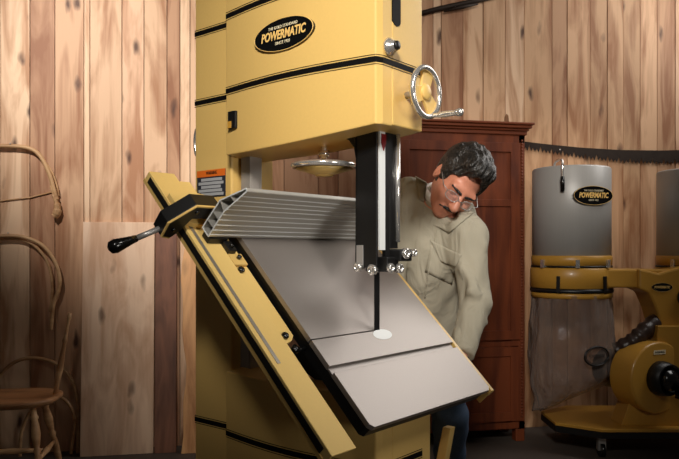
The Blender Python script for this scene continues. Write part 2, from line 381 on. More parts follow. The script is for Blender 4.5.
oval_badge(saw, basis((bx, door_y(bx)-.003, 1.888), (1, dyx, 0), (0, 0, 1)), .130, .051, 'THE GOLD STANDARD', 'SINCE 1921')
# door latch recess at the door's lower left, slot and lock on the end face
lt = MB().box(-.53, -.49, -.14, -.1272, 1.62, 1.68).build('latch_recess', BLACK, saw, .003)
MB().box(-.527, -.51, -.142, -.139, 1.622, 1.645).build('latch_tongue', YDULL, lt)
# end face: slot, lock knob
MB().prism([(.018*math.cos(a)*.8, (.055 if math.sin(a) >= 0 else -.055)+.018*math.sin(a)) for a in [2*PI*i/24 for i in range(24)]], .098, .103, lambda y, z, x: (x, -.030+y*1.5, 1.945+z)).build('guide_window', STRIPE, saw)
kn = MB().lathe([(.026, 0), (.028, .005), (.024, .012), (.017, .018), (.016, .026), (.010, .030), (.0, .030)], (.101, -.070, 1.80), (1, 0, 0), 24).build('lock_knob', CHROME, saw)
MB().lathe([(.014, .0), (.013, .006), (0, .008)], (.130, -.070, 1.80), (1, 0, 0), 16).build('knob_cap', BLACK, kn)
# handwheel on the end face
hwc = Vector((.172, .024, H+.474)); hw = MB().torus(hwc, (1, 0, 0), .073, .0085, 48, 12).build('handwheel', CHROME, saw)
sp = MB()
for k in range(3):
    a = R(75 + 120*k); d = Vector((0, math.cos(a), math.sin(a)))
    w = Vector((0, -math.sin(a), math.cos(a)))
    c = hwc + Vector((-.008, 0, 0))
    q = [c + d*.0 + w*.020, c + d*.0 - w*.020, c + d*.071 - w*.030, c + d*.071 + w*.030]
    t = Vector((.010, 0, 0)); sp.hexa([p - t*.5 for p in q] + [p + t*.5 for p in q])
sp.lathe([(.024, -.014), (.024, .004), (.012, .008), (0, .008)], hwc, (1, 0, 0), 24)
sp.build('handwheel_spokes', YELLOW, hw, .002)
MB().cyl((.100, .024, H+.474), hwc, .011).build('handwheel_shaft', STEEL, hw)
MB().tube([hwc + Vector((.002, .03, -.066)), hwc + Vector((.02, .032, -.066)), hwc + Vector((.045, .034, -.066)), hwc + Vector((.078, .036, -.066)), hwc + Vector((.088, .037, -.066))], [.006, .007, .010, .008, .012], 12).ball(hwc + Vector((.092, .037, -.066)), .0125).build('crank_handle', CHROME, hw)
# blade tension handwheel below the head
tc_ = Vector((-.215, .005, 1.482)); tw = MB().torus(tc_, (0, 0, 1), .102, .009, 48, 12).build('tension_handwheel', CHROME, saw)
s2 = MB().lathe([(0, -.034), (.03, -.034), (.03, .004), (.0, .005)], tc_, (0, 0, 1), 24)
s2.lathe([(.098, -.010), (.03, -.030)], tc_, (0, 0, 1), 40).lathe([(.03, -.004), (.098, .0)], tc_, (0, 0, 1), 40)
s2.build('tension_wheel_web', YELLOW, tw)
MB().cyl(tc_, tc_ + Vector((0, 0, .10)), .010).cyl(tc_ + Vector((0, 0, .03)), tc_ + Vector((0, 0, .05)), .018).build('tension_spindle', CHROME, tw)
# return-run blade guard beside the column, and warning sticker, side handle
MB().box(-.585, -.535, -.03, -.018, .78, 1.54).box(-.585, -.575, -.03, .03, .78, 1.54).box(-.545, -.535, -.03, .03, .78, 1.54).build('return_blade_guard', STRAP, saw, .004)
MB().box(-.60, -.592, .06, .14, .78, 1.54).build('column_back_plate', YELLOW, saw)
wl = MB().box(-.79, -.63, -.0625, -.0605, 1.40, 1.50).build('warning_sticker', DARKGREY, saw); tag(wl, 'orange and grey warning sticker')
MB().box(-.79, -.63, -.0635, -.0622, 1.475, 1.50).build('sticker_header', ORANGE, wl)
gm = MB()
for k in range(5): gm.box(-.765 - .015*(k % 2), -.64 - .008*(k % 3), -.0635, -.0622, 1.405 + .0135*k, 1.4155 + .0135*k)
gm.build('sticker_lines', GREYTXT, wl)
text_mesh('WARNING', .018, .06, basis((-.705, -.0642, 1.4885), (1, 0, 0), (0, 0, 1)), 'sticker_lettering', BLACK, wl)
MB().tube(arc_pts([(-.806, -.04, 1.665), (-.822, -.04, 1.66), (-.83, -.04, 1.615), (-.822, -.04, 1.57), (-.806, -.04, 1.565)]), .007).build('side_handle', CHROME, saw)
# guide post and blade guard
PZ0, PZ1 = 1.148, 1.575
gp = MB().box(-.055, .028, -.03, -.022, PZ0, PZ1).box(-.055, -.045, -.03, .075, PZ0, PZ1).box(.0, .034, .03, .075, PZ0+.06, PZ1).build('guide_post', BLACK, saw, .002)
MB().prism([(-.055, 0), (-.055, -.085), (-.062, -.05), (-.082, -.025), (-.105, -.015), (-.105, 0)], -.03, .06, lambda x, z, y: (x, y, PZ1+z)).build('post_flange', BLACK, gp, .002)
MB().box(.0285, .0345, -.022, .006, PZ0+.055, PZ1).build('post_rack', ALUEND, gp)
MB().box(.022, .034, .007, .03, PZ0+.03, PZ1).build('post_channel', BLACK, gp)
MB().cyl((.038, .068, PZ0+.08), (.038, .068, PZ1), .008).build('guide_rod', CHROME, gp)
MB().prism([(-.012, .04), (.012, .04), (.012, .012), (0, -.012), (-.012, .012)], .034, .0365, lambda y, z, x: (x, y-.004, PZ1-.055+z)).build('height_pointer', RED, gp)
gb = MB().box(-.03, .055, -.012, .05, PZ0-.012, PZ0+.034).box(.02, .075, .03, .095, PZ0+.02, PZ0+.058).build('guide_bracket', BLACK, gp, .004)
for c, r, ax in (((-.035, -.036, PZ0+.002), .015, (0, -1, 0)), ((.012, -.024, PZ0-.006), .017, (0, -1, 0)), ((.052, .0, PZ0+.0), .015, (1, 0, 0)), ((.058, .04, PZ0-.002), .015, (1, 0, 0)), ((.075, .05, PZ0+.044), .017, (1, 0, 0)), ((.078, .088, PZ0+.046), .012, (1, 0, 0))):
    q = Vector(ax); b = MB().lathe([(r*.55, -.02), (r*.55, 0), (r, .0), (r, .012), (r*.8, .015), (r*.5, .015), (r*.45, .012), (0, .012)], c, ax, 20).build('guide_bearing', CHROME, gb)
MB().box(-.048, -.022, -.034, -.0305, PZ0, PZ0+.07).build('guide_clip', STEEL, gp, .001)
MB().box(-.0012, .0012, -.004, .022, .55, PZ0+.03).build('blade', BLACK, saw)

# table, tilted 45 degrees: S up the slope, D away from the front edge, N out of the top
q2 = math.sqrt(.5); TO = Vector((.2121, -.297, H-.459)); uS = Vector((-q2, 0, q2)); uD = Vector((0, 1, 0)); uN = Vector((q2, 0, q2))
def TP(S, D, N): return TO + uS*S + uD*D + uN*N
TD = .655
tt = MB()
tt.prism([(0.012, 0), (0, .012), (0, TD-.015), (.012, TD), (.183, TD), (.183, 0)], -.016, 0, TP)
tt.prism([(.205, 0), (.2980, 0), (.2980, .30), (.3015, .30), (.3015, 0), (.83, 0), (.83, TD), (.205, TD)], -.016, 0, TP)
tt.box(.18, .21, .004, TD-.004, -.020, -.011, TP)
tbl = tt.build('table', IRON, saw, .0010)
bb = MB().prism([(0.016, .004), (.006, .016), (.006, TD-.02), (.016, TD-.004), (.82, TD-.004), (.82, .004)], -.052, -.0162, TP)
for D in (.1, .32, .54): bb.box(.05, .78, D, D+.02, -.10, -.052, TP)
tb = bb.build('table_skirt', BLACK, tbl)
ins = [(.281+.02*math.cos(2*PI*i/28), .318+.046*math.sin(2*PI*i/28)) for i in range(28)]
MB().prism(ins, -.004, .0008, TP).build('table_insert', ALUEND, tbl)
fr = MB()   # front rail: angle section
prof = [(-.165, -.022), (-.070, -.022), (-.070, -.028), (-.158, -.030), (-.158, -.062), (-.165, -.062)]
fr.prism(prof, -.028, 1.02, lambda d, n, s: TP(s, d, n))
rail = fr.build('front_rail', RAILYELLOW, saw, .002)
MB().box(.0, 1.0, -.1675, -.1655, -.050, -.030, TP).build('rail_face', RAILFACE, rail)
MB().box(-.021, 1.021, -.166, -.1585, -.064, -.052, TP).build('rail_lower_edge', YELLOW, rail)
MB().box(.255, .80, -.150, -.138, -.0215, -.0205, TP).build('scale_tape', TAPE, rail)
ip = MB().prism([(.33, -.03), (.345, -.012), (1.0, -.012), (1.0, -.078), (.315, -.078)], -.046, -.034, TP).build('rail_bracket', RAILYELLOW, rail, .002)
for S, D in ((.345, -.05), (.60, -.05)): MB().lathe([(.011, 0), (.011, .008), (.008, .012), (0, .012)], TP(S, D, -.034), uN, 16).build('rail_bolt', BLKPLASTIC, ip)
MB().lathe([(.012, 0), (.012, .012), (0, .014)], TP(.30, -.04, -.04), uN, 16).cyl(TP(.30, -.04, -.05), TP(.30, .0, -.035), .007).build('rail_stud', BLKPLASTIC, rail)
rr = MB().box(-.005, .84, TD+.004, TD+.022, -.03, -.004, TP).box(-.005, .84, TD+.004, TD+.01, -.07, -.03, TP).build('rear_rail', YELLOW, saw, .002)
# trunnion below the table and its brace
tr_ = MB()
for y in (-.02, .2):
    tr_.prism([(.30*math.cos(a)*.9, .30*math.sin(a)*.9) for a in [R(200+14*k) for k in range(9)]] + [(.02, -.02), (-.1, -.03)], y, y+.03, lambda x, z, yy: (x-.10, yy, .92+z*.62))
tr_.build('trunnion', BLACK, saw)
MB().prism([(.075, .62), (.105, .62), (.02, .20), (-.02, .20)], .245, .275, lambda x, z, y: (x+.02, y, z)).box(-.02, .06, .155, .275, .18, .22).build('tilt_brace', YELLOW, saw, .002)

# ------------------------------------------------------------------ rip fence riding on the front rail
fence = thing('rip_fence', 'tall ribbed grey aluminium rip fence across the tilted bandsaw table', 'fence', (BX, BY, 0), -BA)
fprof_out = [(.706, .003), (.707, .10), (.677, .205), (.684, .209), (.742, .112), (.744, .003)]
D0, D1 = -.13, .585
fm = MB()
def wall_seg(a, b, t=.003):
    a = Vector(a); b = Vector(b); d = (b-a).normalized(); n = Vector((-d.y, d.x))*t
    fm.prism([tuple(a-n*.5), tuple(b-n*.5), tuple(b+n*.5), tuple(a+n*.5)], D0, D1, lambda s, n_, d_: TP(s, d_, n_))
for i in range(6): wall_seg(fprof_out[i], fprof_out[(i+1) % 6], .0034)
wall_seg((.707, .035), (.744, .035)); wall_seg((.707, .068), (.743, .068)); wall_seg((.707, .10), (.742, .112)); wall_seg((.692, .15), (.719, .15))
fbody = fm.build('fence_body', ALU, fence)
rb = MB()
for n0, s0 in ((.012, .704), (.030, .7042), (.050, .7045), (.070, .7048), (.090, .7050)):
    rb.prism([(s0-.0012, n0-.0012), (s0+.002, n0-.0022), (s0+.002, n0+.0022), (s0-.0012, n0+.0012)], D0, D1, lambda s, n_, d_: TP(s, d_, n_))
for k in range(4):
    t = .15+.21*k; s0 = .707-.030*t; n0 = .10+.105*t
    rb.prism([(s0-.0031, n0-.0020), (s0, n0-.0032), (s0, n0+.0024), (s0-.0031, n0+.0004)], D0, D1, lambda s, n_, d_: TP(s, d_, n_))
rb.build('fence_ribs', ALUEND, fbody)
cut = MB()
for i in range(6):
    a = Vector(fprof_out[i]); b = Vector(fprof_out[(i+1) % 6]); d = (b-a).normalized(); n = Vector((-d.y, d.x))*.0019
    cut.prism([tuple(a-n), tuple(b-n), tuple(b+n), tuple(a+n)], D0-.0008, D0+.0004, lambda s, n_, d_: TP(s, d_, n_))
cut.build('cut_end', ALUEND, fbody)
# carriage on the rail
cr = MB().prism([(.775, -.162), (.90, -.162), (.915, -.07), (.90, -.004), (.765, -.004), (.76, -.10)], -.0212, -.004, TP)
cr.box(.748, .80, -.10, .05, .0015, .05, TP).box(.765, .80, -.10, -.01, -.004, .0015, TP)
carriage = cr.build('carriage', RAILYELLOW, fence, .002)
MB().box(.70, .735, -.125, -.055, -.0208, .0, TP).box(.66, .70, -.07, -.04, -.03, -.008, TP).build('carriage_block', BLACK, fence, .002)
MB().box(.615, .66, -.068, -.016, -.033, -.022, TP).build('adjuster_plate', YELLOW, fence, .002)
MB().lathe([(.007, 0), (.007, .01), (0, .012)], TP(.64, -.04, -.022), uN, 12).lathe([(.006, 0), (.006, .008), (0, .01)], TP(.675, -.055, -.008), uN, 12).build('adjuster_screw', BLKPLASTIC, fence)
# clamp head: black block with yellow edged cheek plate, lever with black grip
clp = [(-.239, -.053), (-.242, .0), (-.178, .071), (-.09, .071), (-.09, .028), (-.172, .025), (-.19, -.028), (-.211, -.058)]
ck = MB().prism(clp, .764, .812, lambda d, n, s: TP(s, d, n)).build('clamp_block', BLACK, fence, .002)
MB().prism([(d*1.0, n) for d, n in clp], .757, .7638, lambda d, n, s: TP(s, d, n)).build('clamp_plate', YELLOW, ck)
cxm, cym = -.185, .012
MB().prism([(cxm+(d-cxm)*.93, cym+(n-cym)*.92) for d, n in clp], .7562, .7575, lambda d, n, s: TP(s, d, n)).build('clamp_plate_face', BLACK, ck)
for d, n in ((-.215, -.02), (-.17, .05)): MB().lathe([(.006, 0), (.006, .004), (0, .005)], TP(.756, d, n), -uS, 12).build('clamp_screw', BLKPLASTIC, ck)
L0 = TP(.785, -.228, -.040); L1 = TP(.78, -.300, -.082); L2 = TP(.775, -.366, -.113)
MB().tube([L0, L1], .0085, 12).build('lever', STEEL, fence)
dl = (L2-L1).normalized()
MB().tube([L1 - dl*.004, L1 + dl*.015, L1 + dl*.038, L1 + dl*.060, L1 + dl*.074, L1 + dl*.080], [.010, .0125, .017, .021, .017, .007], 16).build('lever_grip', BLKPLASTIC, fence)

# ------------------------------------------------------------------ cherry cabinet behind the man
CB = Vector((1.17, 4.41, 0)); cabinet = thing('wardrobe_cabinet', 'tall reddish brown wooden cabinet with panelled doors and a moulded cornice', 'cabinet', CB, WA)
CW, CH, CD = .86, 1.93, .295   # local: x from -CW to 0, front at y 0, back at CD
MB().box(-CW, 0, .012, CD, .08, CH).box(-CW, -.0, .0, .04, .08, .13).box(-CW, 0, 0, .04, CH-.05, CH).box(-CW, -CW+.04, 0, .04, .08, CH).box(-.04, 0, 0, .04, .08, CH).box(-CW+.04, -.04, 0, .03, .60, .64).build('carcass', CHERRY, cabinet, .002)
for x in (-CW+.03, -.03):
    for y in (.03, CD-.03): MB().box(x-.03, x+.03, y-.03, y+.03, 0, .08).build('foot', CHERRY, cabinet, .004)
cn = MB()
for z0, z1, e in ((CH, CH+.025, .012), (CH+.025, CH+.04, .022), (CH+.04, CH+.06, .036), (CH+.06, CH+.075, .048)): cn.box(-CW-e, e, -e, CD, z0, z1)
cn.build('cornice', CHERRYH, cabinet, .005)
def cab_door(x0, x1, z0, z1, mids):
    m = MB(); s = .058
    m.box(x0, x0+s, -.018, .0, z0, z1).box(x1-s, x1, -.018, .0, z0, z1).box(x0+s, x1-s, -.018, 0, z1-s, z1).box(x0+s, x1-s, -.018, 0, z0, z0+s)
    for z in mids: m.box(x0+s, x1-s, -.018, 0, z-.022, z+.022)
    d = m.build('door', CHERRY, cabinet, .002); MB().box(x0+s-.002, x1-s+.002, -.006, .004, z0+s-.002, z1-s+.002).build('door_panel', CHERRY, d)
    return d
xm = -CW/2
for a, b in ((-CW+.042, xm-.0025), (xm+.0025, -.042)):
    d = cab_door(a, b, .643, CH-.052, [1.50])
    d2 = cab_door(a, b, .133, .597, [])
    kx = b-.03 if b < xm else a+.03
    MB().lathe([(.006, 0), (.006, .012), (.013, .018), (.011, .027), (0, .03)], (kx, -.018, 1.05), (0, -1, 0), 16).build('door_knob', CHERRY, d)
    MB().lathe([(.006, 0), (.006, .012), (.013, .018), (.011, .027), (0, .03)], (kx, -.018, .42), (0, -1, 0), 16).build('door_knob', CHERRY, d2)
bead = MB()
for i in range(90): bead.ball((-.02, -.003, .16+i*.0195), .008, n=8)
bead.build('bead_moulding', CHERRY, cabinet)
wd = MB().prism([(-.014, 0), (.014, 0), (.008, .06), (-.002, .072), (-.012, .055)], -.012, .012, lambda x, z, y: (x, y, z)).build('wood_offcut', SEATWOOD)
wd.location = CB + wu*-.085 + Vector((-math.sin(WA), math.cos(WA), 0))*.08 + Vector((0, 0, CH+.075)); tag(wd, 'small dark wooden wedge standing on top of the cabinet', 'offcut')

# ------------------------------------------------------------------ old saws on the wall
def frame_to_wall(px, py, out): p = wall_px(px, py, out); return p
sawp = []
top = [(520, 141), (545, 144), (580, 147.5), (620, 150), (660, 150.5), (700, 149.5), (760, 144), (800, 140)]
bot = [(800, 152), (760, 158), (700, 162.5), (660, 163.5), (620, 162), (580, 157.5), (545, 152), (520, 148.5)]
def interp(tab, x):
    tab = sorted(tab)
    for (a, b), (c, d) in zip(tab, tab[1:]):
        if a <= x <= c: return b + (d-b)*(x-a)/(c-a)
m = MB(); N_ = 150; tv = []; bv = []
for i in range(N_+1):
    x = 520 + 280*i/N_; ph = i % 6
    cutup = {0: 0, 1: 3.8, 2: .2, 3: 3.4, 4: 0, 5: 6.0}[ph]
    tv.append((x, interp(top, x))); bv.append((x, interp(bot, x)-cutup+1.2))
vs = []
for out in (.012, .015):
    vs += [wall_px(x, y, out) for x, y in tv] + [wall_px(x, y, out) for x, y in bv]
n = N_+1; fs = []
for i in range(N_):
    fs += [(i, i+1, n+i+1, n+i), (2*n+i, 3*n+i, 3*n+i+1, 2*n+i+1), (i, 2*n+i, 2*n+i+1, i+1), (n+i, n+i+1, 3*n+i+1, 3*n+i)]
fs += [(0, n, 3*n, 2*n), (n-1, 3*n-1, 4*n-1, 2*n-1)]
cs = thing('crosscut_saw', 'long dark crosscut saw blade with jagged teeth hung on the board wall', 'saw', wall_px(660, 156, .004))
m.v = [tuple(Vector(v) - Vector(cs.location)) for v in vs]; m.f = fs; m.sm = [False]*len(fs); m.build('saw_blade', SAWIRON, cs)
for x in (560, 720):
    y = interp(top, x)+4; a = wall_px(x, y, 0) - Vector(cs.location); b = wall_px(x, y, .022) - Vector(cs.location); MB().cyl(a, b, .005, 10).build('hanging_nail', STEEL, cs)
pk = thing('iron_bar', 'dark iron bar hung high on the wall right of the yellow saw head', 'tool', wall_px(440, 10, .004))
lo = Vector(pk.location)
MB().tube([wall_px(408, 17, .018)-lo, wall_px(440, 8.5, .018)-lo, wall_px(470, 2, .018)-lo, wall_px(500, -5, .018)-lo], .017, 10).build('bar', SAWIRON, pk)
MB().tube([wall_px(444, 11.5, .03)-lo, wall_px(462, 7, .03)-lo, wall_px(478, 4, .03)-lo], [.006, .013, .006], 10).build('hook', SAWIRON, pk)
MB().cyl(wall_px(455, 6, 0)-lo, wall_px(455, 6, .03)-lo, .005, 10).build('hanging_nail', STEEL, pk)

# ------------------------------------------------------------------ loose boards leaning on the wall
def lean_board(name, px0, px1, pyt, foot, mt, label, wavy=False, th=.024):
    t0, t1 = wall_t(px0), wall_t(px1)
    zt = None
    top_out = .008
    p = wall_px((px0+px1)/2, pyt, top_out+th); zt = p.z
    k = .955   # the foot stands nearer, so the same columns are closer together there
    m = MB(); n = 14; secs = []
    for i in range(n+1):
        f = i/n; z = zt*f; out = foot + (top_out-foot)*f
        w = (.012*math.sin(5+9*f)+.008*math.sin(23*f)) if wavy else 0
        a, b = t0 + w, t1
        secs.append([WP(a, out, z), WP(b, out, z), WP(b, out+th, z), WP(a, out+th, z)])
    base = WP((t0+t1)/2, foot, 0)
    vs = [tuple(q - base) for s in secs for q in s]; fs = [(3, 2, 1, 0), tuple(4*n+q for q in range(4))]
    for i in range(n):
        for q in range(4): fs.append((4*i+q, 4*i+(q+1) % 4, 4*i+4+(q+1) % 4, 4*i+4+q))
    m.add(vs, fs); o = m.build(name, mt, None, .002); o.location = base; tag(o, label, 'board'); return o
lean_board('pale_board', 84, 155, 222, .12, PALEWOOD, 'wide pale board leaning on the wall between chair and bandsaw')
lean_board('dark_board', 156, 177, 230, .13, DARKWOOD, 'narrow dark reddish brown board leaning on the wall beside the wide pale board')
lean_board('edge_board', 184, 199, 214, .16, EDGEWOOD, 'narrow orange toned waney edged board leaning against the wall beside the bandsaw column', True, .03)

# ------------------------------------------------------------------ chair and bent chair parts at the left
def path_px(pts, out): return [wall_px(x, y, out) for x, y in pts]
def rel(pts, o): return [Vector(p) - Vector(o) for p in pts]
ab = thing('chair_arm_bow', 'bent wooden armchair bow with carved paddle end hanging upper left on wall', 'chair part', wall_px(30, 180, .0))
o_ = ab.location
MB().tube(rel(arc_pts(path_px([(-60, 190), (-45, 160), (-20, 148), (5, 146), (28, 148), (40, 156), (49, 173), (54, 190), (57, 200)], .035)), o_), .0125, 10).build('bow', BENT, ab)
MB().tube(rel(arc_pts(path_px([(51, 186), (54, 196), (57, 204), (57.5, 210), (56, 215), (54, 217)], .035)), o_), [.012]*8+[.018]*8+[.030]*8+[.036]*8+[.032]*8+[.014], 12, flat=.6).build('carved_hand', BENT, ab)
MB().tube(rel(arc_pts(path_px([(42, 158), (52, 172), (57, 186), (59, 196)], .02)), o_), .006, 8).build('thin_strip', BENT, ab)
MB().cyl(wall_px(10, 143.5, 0)-o_, wall_px(10, 143.5, .05)-o_, .004, 8).build('hanging_nail', STEEL, ab)
cd = thing('thin_stick', 'thin straight stick on the wall below the hanging arm bow', 'stick', wall_px(20, 198, .0))
o_ = cd.location
MB().tube(rel(path_px([(-40, 207), (0, 201), (30, 197.5), (52, 192)], .010), o_), .0042, 8).build('stick', BENT, cd)
MB().cyl(wall_px(20, 198, 0)-o_, wall_px(20, 198, .014)-o_, .003, 8).build('pin', STEEL, cd)
bw = thing('bent_back_bow', 'doubled bentwood hoop hanging mid height on the left wall', 'chair part', wall_px(30, 270, .0))
o_ = bw.location
MB().tube(rel(arc_pts(path_px([(-60, 290), (-45, 255), (-20, 239), (5, 236), (25, 237.5), (43, 246), (55, 262), (60, 280), (58, 292), (54, 302), (52, 318), (51, 330)], .045)), o_), .0115, 10).build('outer_bow', BENT, bw)
MB().tube(rel(arc_pts(path_px([(-54, 290), (-40, 258), (-18, 243), (5, 239), (22, 240), (36, 247), (47, 261), (52, 280), (52, 298), (50, 312)], .028)), o_), .0085, 10).build('inner_bow', BENT, bw)
MB().cyl(wall_px(8, 233, 0)-o_, wall_px(8, 233, .06)-o_, .004, 8).build('hanging_nail', STEEL, bw)
# hoops standing on the floor, leaning on the wall
def lean_hoop(label, pts, out, r):
    base = WP(wall_t(sum(p[0] for p in pts)/len(pts)), out, 0); ps = path_px(pts, out)
    ps[-1].z = r; ps[0].z = r
    h = thing('bent_hoop', label, 'chair part', base)
    MB().tube(rel(arc_pts(ps), base), r, 10).build('hoop', BENT, h); return h
lean_hoop('large bentwood hoop standing behind the chair seat against the wall', [(-12, 500), (-10, 400), (0, 376), (15, 362), (34, 358), (55, 363), (70, 377), (77, 398), (78, 425), (78, 470), (78, 500)], .05, .0105)
lean_hoop('smaller bentwood hoop standing low behind the chair legs', [(20, 500), (22, 430), (34, 406), (48, 398), (62, 398), (72, 409), (75, 424), (72, 444), (71, 500)], .10, .010)
# windsor chair
CX, CY = -1.70, 3.62
chair = thing('windsor_chair', 'unfinished wooden windsor chair with shaped seat and turned legs by left edge', 'chair', (CX, CY, 0), R(8))
sm = MB(); n = 36; rings = []
def seat_r(a):
    x = .245*math.copysign(abs(math.cos(a))**.75, math.cos(a)); y = .205*math.copysign(abs(math.sin(a))**.8, math.sin(a)); return x, y
for s, z in ((.0, .432), (.4, .432), (.75, .438), (.93, .452), (1.0, .446), (1.0, .434), (.90, .414), (.0, .412)):
    rings.append([(seat_r(2*PI*i/n)[0]*s, seat_r(2*PI*i/n)[1]*s, z) for i in range(n)])
vs = [p for r_ in rings for p in r_]; sm.add(vs, [(j*n+i, j*n+(i+1) % n, (j+1)*n+(i+1) % n, (j+1)*n+i) for j in range(len(rings)-1) for i in range(n)], True)
sm.build('seat', SEATWOOD, chair)
def turned(p0, p1, prof):   # prof: (fraction, radius)
    p0 = Vector(p0); p1 = Vector(p1); pts = [p0.lerp(p1, f) for f, r in prof]; return MB().tube(pts, [r for f, r in prof], 12)
LEGP = [(0, .012), (.10, .015), (.13, .022), (.16, .016), (.2, .019), (.32, .024), (.44, .017), (.48, .013), (.51, .021), (.55, .014), (.66, .020), (.8, .017), (1, .011)]
tops = [(-.14, -.12), (.14, -.12), (-.12, .12), (.12, .12)]; feet = [(-.22, -.20), (.20, -.20), (-.18, .23), (.19, .23)]
for (a, b), (c, d) in zip(tops, feet): turned((a, b, .416), (c, d, 0), LEGP).build('leg', BENT, chair)
STP = [(0, .009), (.3, .012), (.5, .017), (.7, .012), (1, .009)]
mid = lambda i, f: Vector((tops[i][0]+(feet[i][0]-tops[i][0])*f, tops[i][1]+(feet[i][1]-tops[i][1])*f, .416*(1-f)))
for a, b in ((0, 2), (1, 3)): turned(mid(a, .62), mid(b, .62), STP).build('stretcher', BENT, chair)
turned((mid(0, .62)+mid(2, .62))/2, (mid(1, .62)+mid(3, .62))/2, STP).build('stretcher', BENT, chair)
PST = [(0, .008), (.06, .012), (.1, .008), (.3, .010), (.34, .015), (.38, .010), (.7, .018), (.8, .014), (1, .012)]
turned((.275, .06, .87), (.205, .04, .44), PST).build('arm_post', BENT, chair)
turned((-.275, .06, .87), (-.205, .04, .44), PST).build('arm_post', BENT, chair)

# ------------------------------------------------------------------ dust collector
DC = Vector((1.447, 4.36, 0)); dust = thing('dust_collector', 'yellow twin canister dust collector with clear plastic bag beside the cabinet', 'dust collector', DC)
CR = .236
def canister(x, zt, badge):
    z0 = 1.128
    c = MB().lathe([(CR, z0), (CR, zt-.01), (CR-.008, zt), (CR-.02, zt), (CR-.03, zt-.006), (0, zt-.006)], (x, 0, 0), (0, 0, 1), 56).build('filter_canister', FILTER, dust)
    MB().lathe([(CR+.004, z0-.02), (CR+.006, z0+.04), (CR, z0+.044)], (x, 0, 0), (0, 0, 1), 56).build('canister_band', YDULL, c)
    for a in (-150, -100, -50): MB().box(-.012, .012, -.006, .012, z0-.03, z0+.02, lambda p, q, r_, a=a: (x+(CR+.008+q)*math.cos(R(a)) - p*math.sin(R(a)), (CR+.008+q)*math.sin(R(a)) + p*math.cos(R(a)), r_)).build('band_latch', CHROME, c, .002)
    ha = -.125 if badge else -.0; yr = math.sqrt(CR**2-ha**2)
    MB().tube(arc_pts([(x+ha, -.06, zt-.004), (x+ha, -.08, zt+.03), (x+ha, -yr+.02, zt+.035), (x+ha, -yr-.02, zt+.01), (x+ha, -yr-.02, zt-.08)]), .008, 10).build('cleaning_handle', CHROME, c)
    MB().tube([(x+ha, -yr-.02, zt-.07), (x+ha, -yr-.022, zt-.10), (x+ha, -yr-.022, zt-.16)], [.011, .014, .012], 12).build('handle_grip', BLKPLASTIC, c)
    if badge:
        M = basis((x+.048, -math.sqrt(CR**2-.048**2)-.018, zt-.185), (1, .20, 0), (0, 0, 1)); oval_badge(c, M, .125, .056, 'THE GOLD STANDARD', 'SINCE 1921')
    return c
canister(0, 1.712, True); canister(.79, 1.70, False)
def drum_ring(x):
    d = MB().lathe([(CR+.002, .972), (CR+.012, .977), (CR+.012, 1.09), (CR+.002, 1.10), (0, 1.105)], (x, 0, 0), (0, 0, 1), 56)
    d.lathe([(CR+.008, .915), (CR+.008, .945), (CR-.01, .95)], (x, 0, 0), (0, 0, 1), 56)
    o = d.build('separator_ring', YDULL, dust)
    MB().lathe([(CR+.012, .948), (CR+.014, .957), (CR+.012, .972)], (x, 0, 0), (0, 0, 1), 56).lathe([(CR+.006, 1.099), (CR+.008, 1.106), (CR+.004, 1.112)], (x, 0, 0), (0, 0, 1), 56).build('gasket', BLACK, o)
    for a in (-125, -60): MB().box(-.01, .01, 0, .014, .95, 1.05, lambda p, q, r_, a=a: (x+(CR+.012+q)*math.cos(R(a)) - p*math.sin(R(a)), (CR+.012+q)*math.sin(R(a)) + p*math.cos(R(a)), r_)).build('ring_latch', BLACK, o, .002)
    return o
drum_ring(0); drum_ring(.79)
def bag(x):
    m = MB(); n = 64; mm = 30; vs = []
    for j in range(mm+1):
        f = j/mm; z = .93 - .735*f
        for i in range(n):
            a = 2*PI*i/n
            ca, sa = math.cos(a), math.sin(a); k = max(0, (f-.72)/.28)
            sq = 1/ (max(abs(ca), abs(sa))**(.25*min(1, f*3)))
            r = (CR+.012*math.sin(PI*f)) * sq * (1 - .10*k) + .010*math.sin(7*a+5*f)*min(1, f*2) + .006*math.sin(13*a-4*f) + .004*math.sin(23*a+2*f) + .004*math.sin(23*f+3*a)
            X = r*ca; Y = r*sa*(1-.75*k**1.5)
            zz = z + .30*max(0, f-.45)*1.8*(X/CR*.5+.5)*.6 + .006*math.sin(3*a+18*f)
            if f > .9: X -= .02*(f-.9)*10
            vs.append((x+X, Y, zz))
    fs = [(j*n+i, j*n+(i+1) % n, (j+1)*n+(i+1) % n, (j+1)*n+i) for j in range(mm) for i in range(n)] + [tuple(mm*n+i for i in range(n))]
    m.add(vs, fs, True); o = m.build('dust_bag', BAG, dust); tag(o, 'clear plastic collection bag')
    return o
b1 = bag(0); bag(.79)
# printed mark on the bag
M = basis((.055, -.285, .585), (1, .35, 0), (.05, 0, 1))
lg = MB().tube([M @ Vector((.085*math.cos(2*PI*i/36), .055*math.sin(2*PI*i/36), 0)) for i in range(36)], .006, 6, closed=True)
lg.tube([M @ Vector((.073*math.cos(2*PI*i/36), .045*math.sin(2*PI*i/36), 0)) for i in range(36)], .002, 6, closed=True)
lg.build('bag_print', BLACK, b1); text_mesh('POWERMATIC', .03, .115, M @ Matrix.Translation((0, 0, .001)), 'bag_lettering', BLACK, b1, .18)
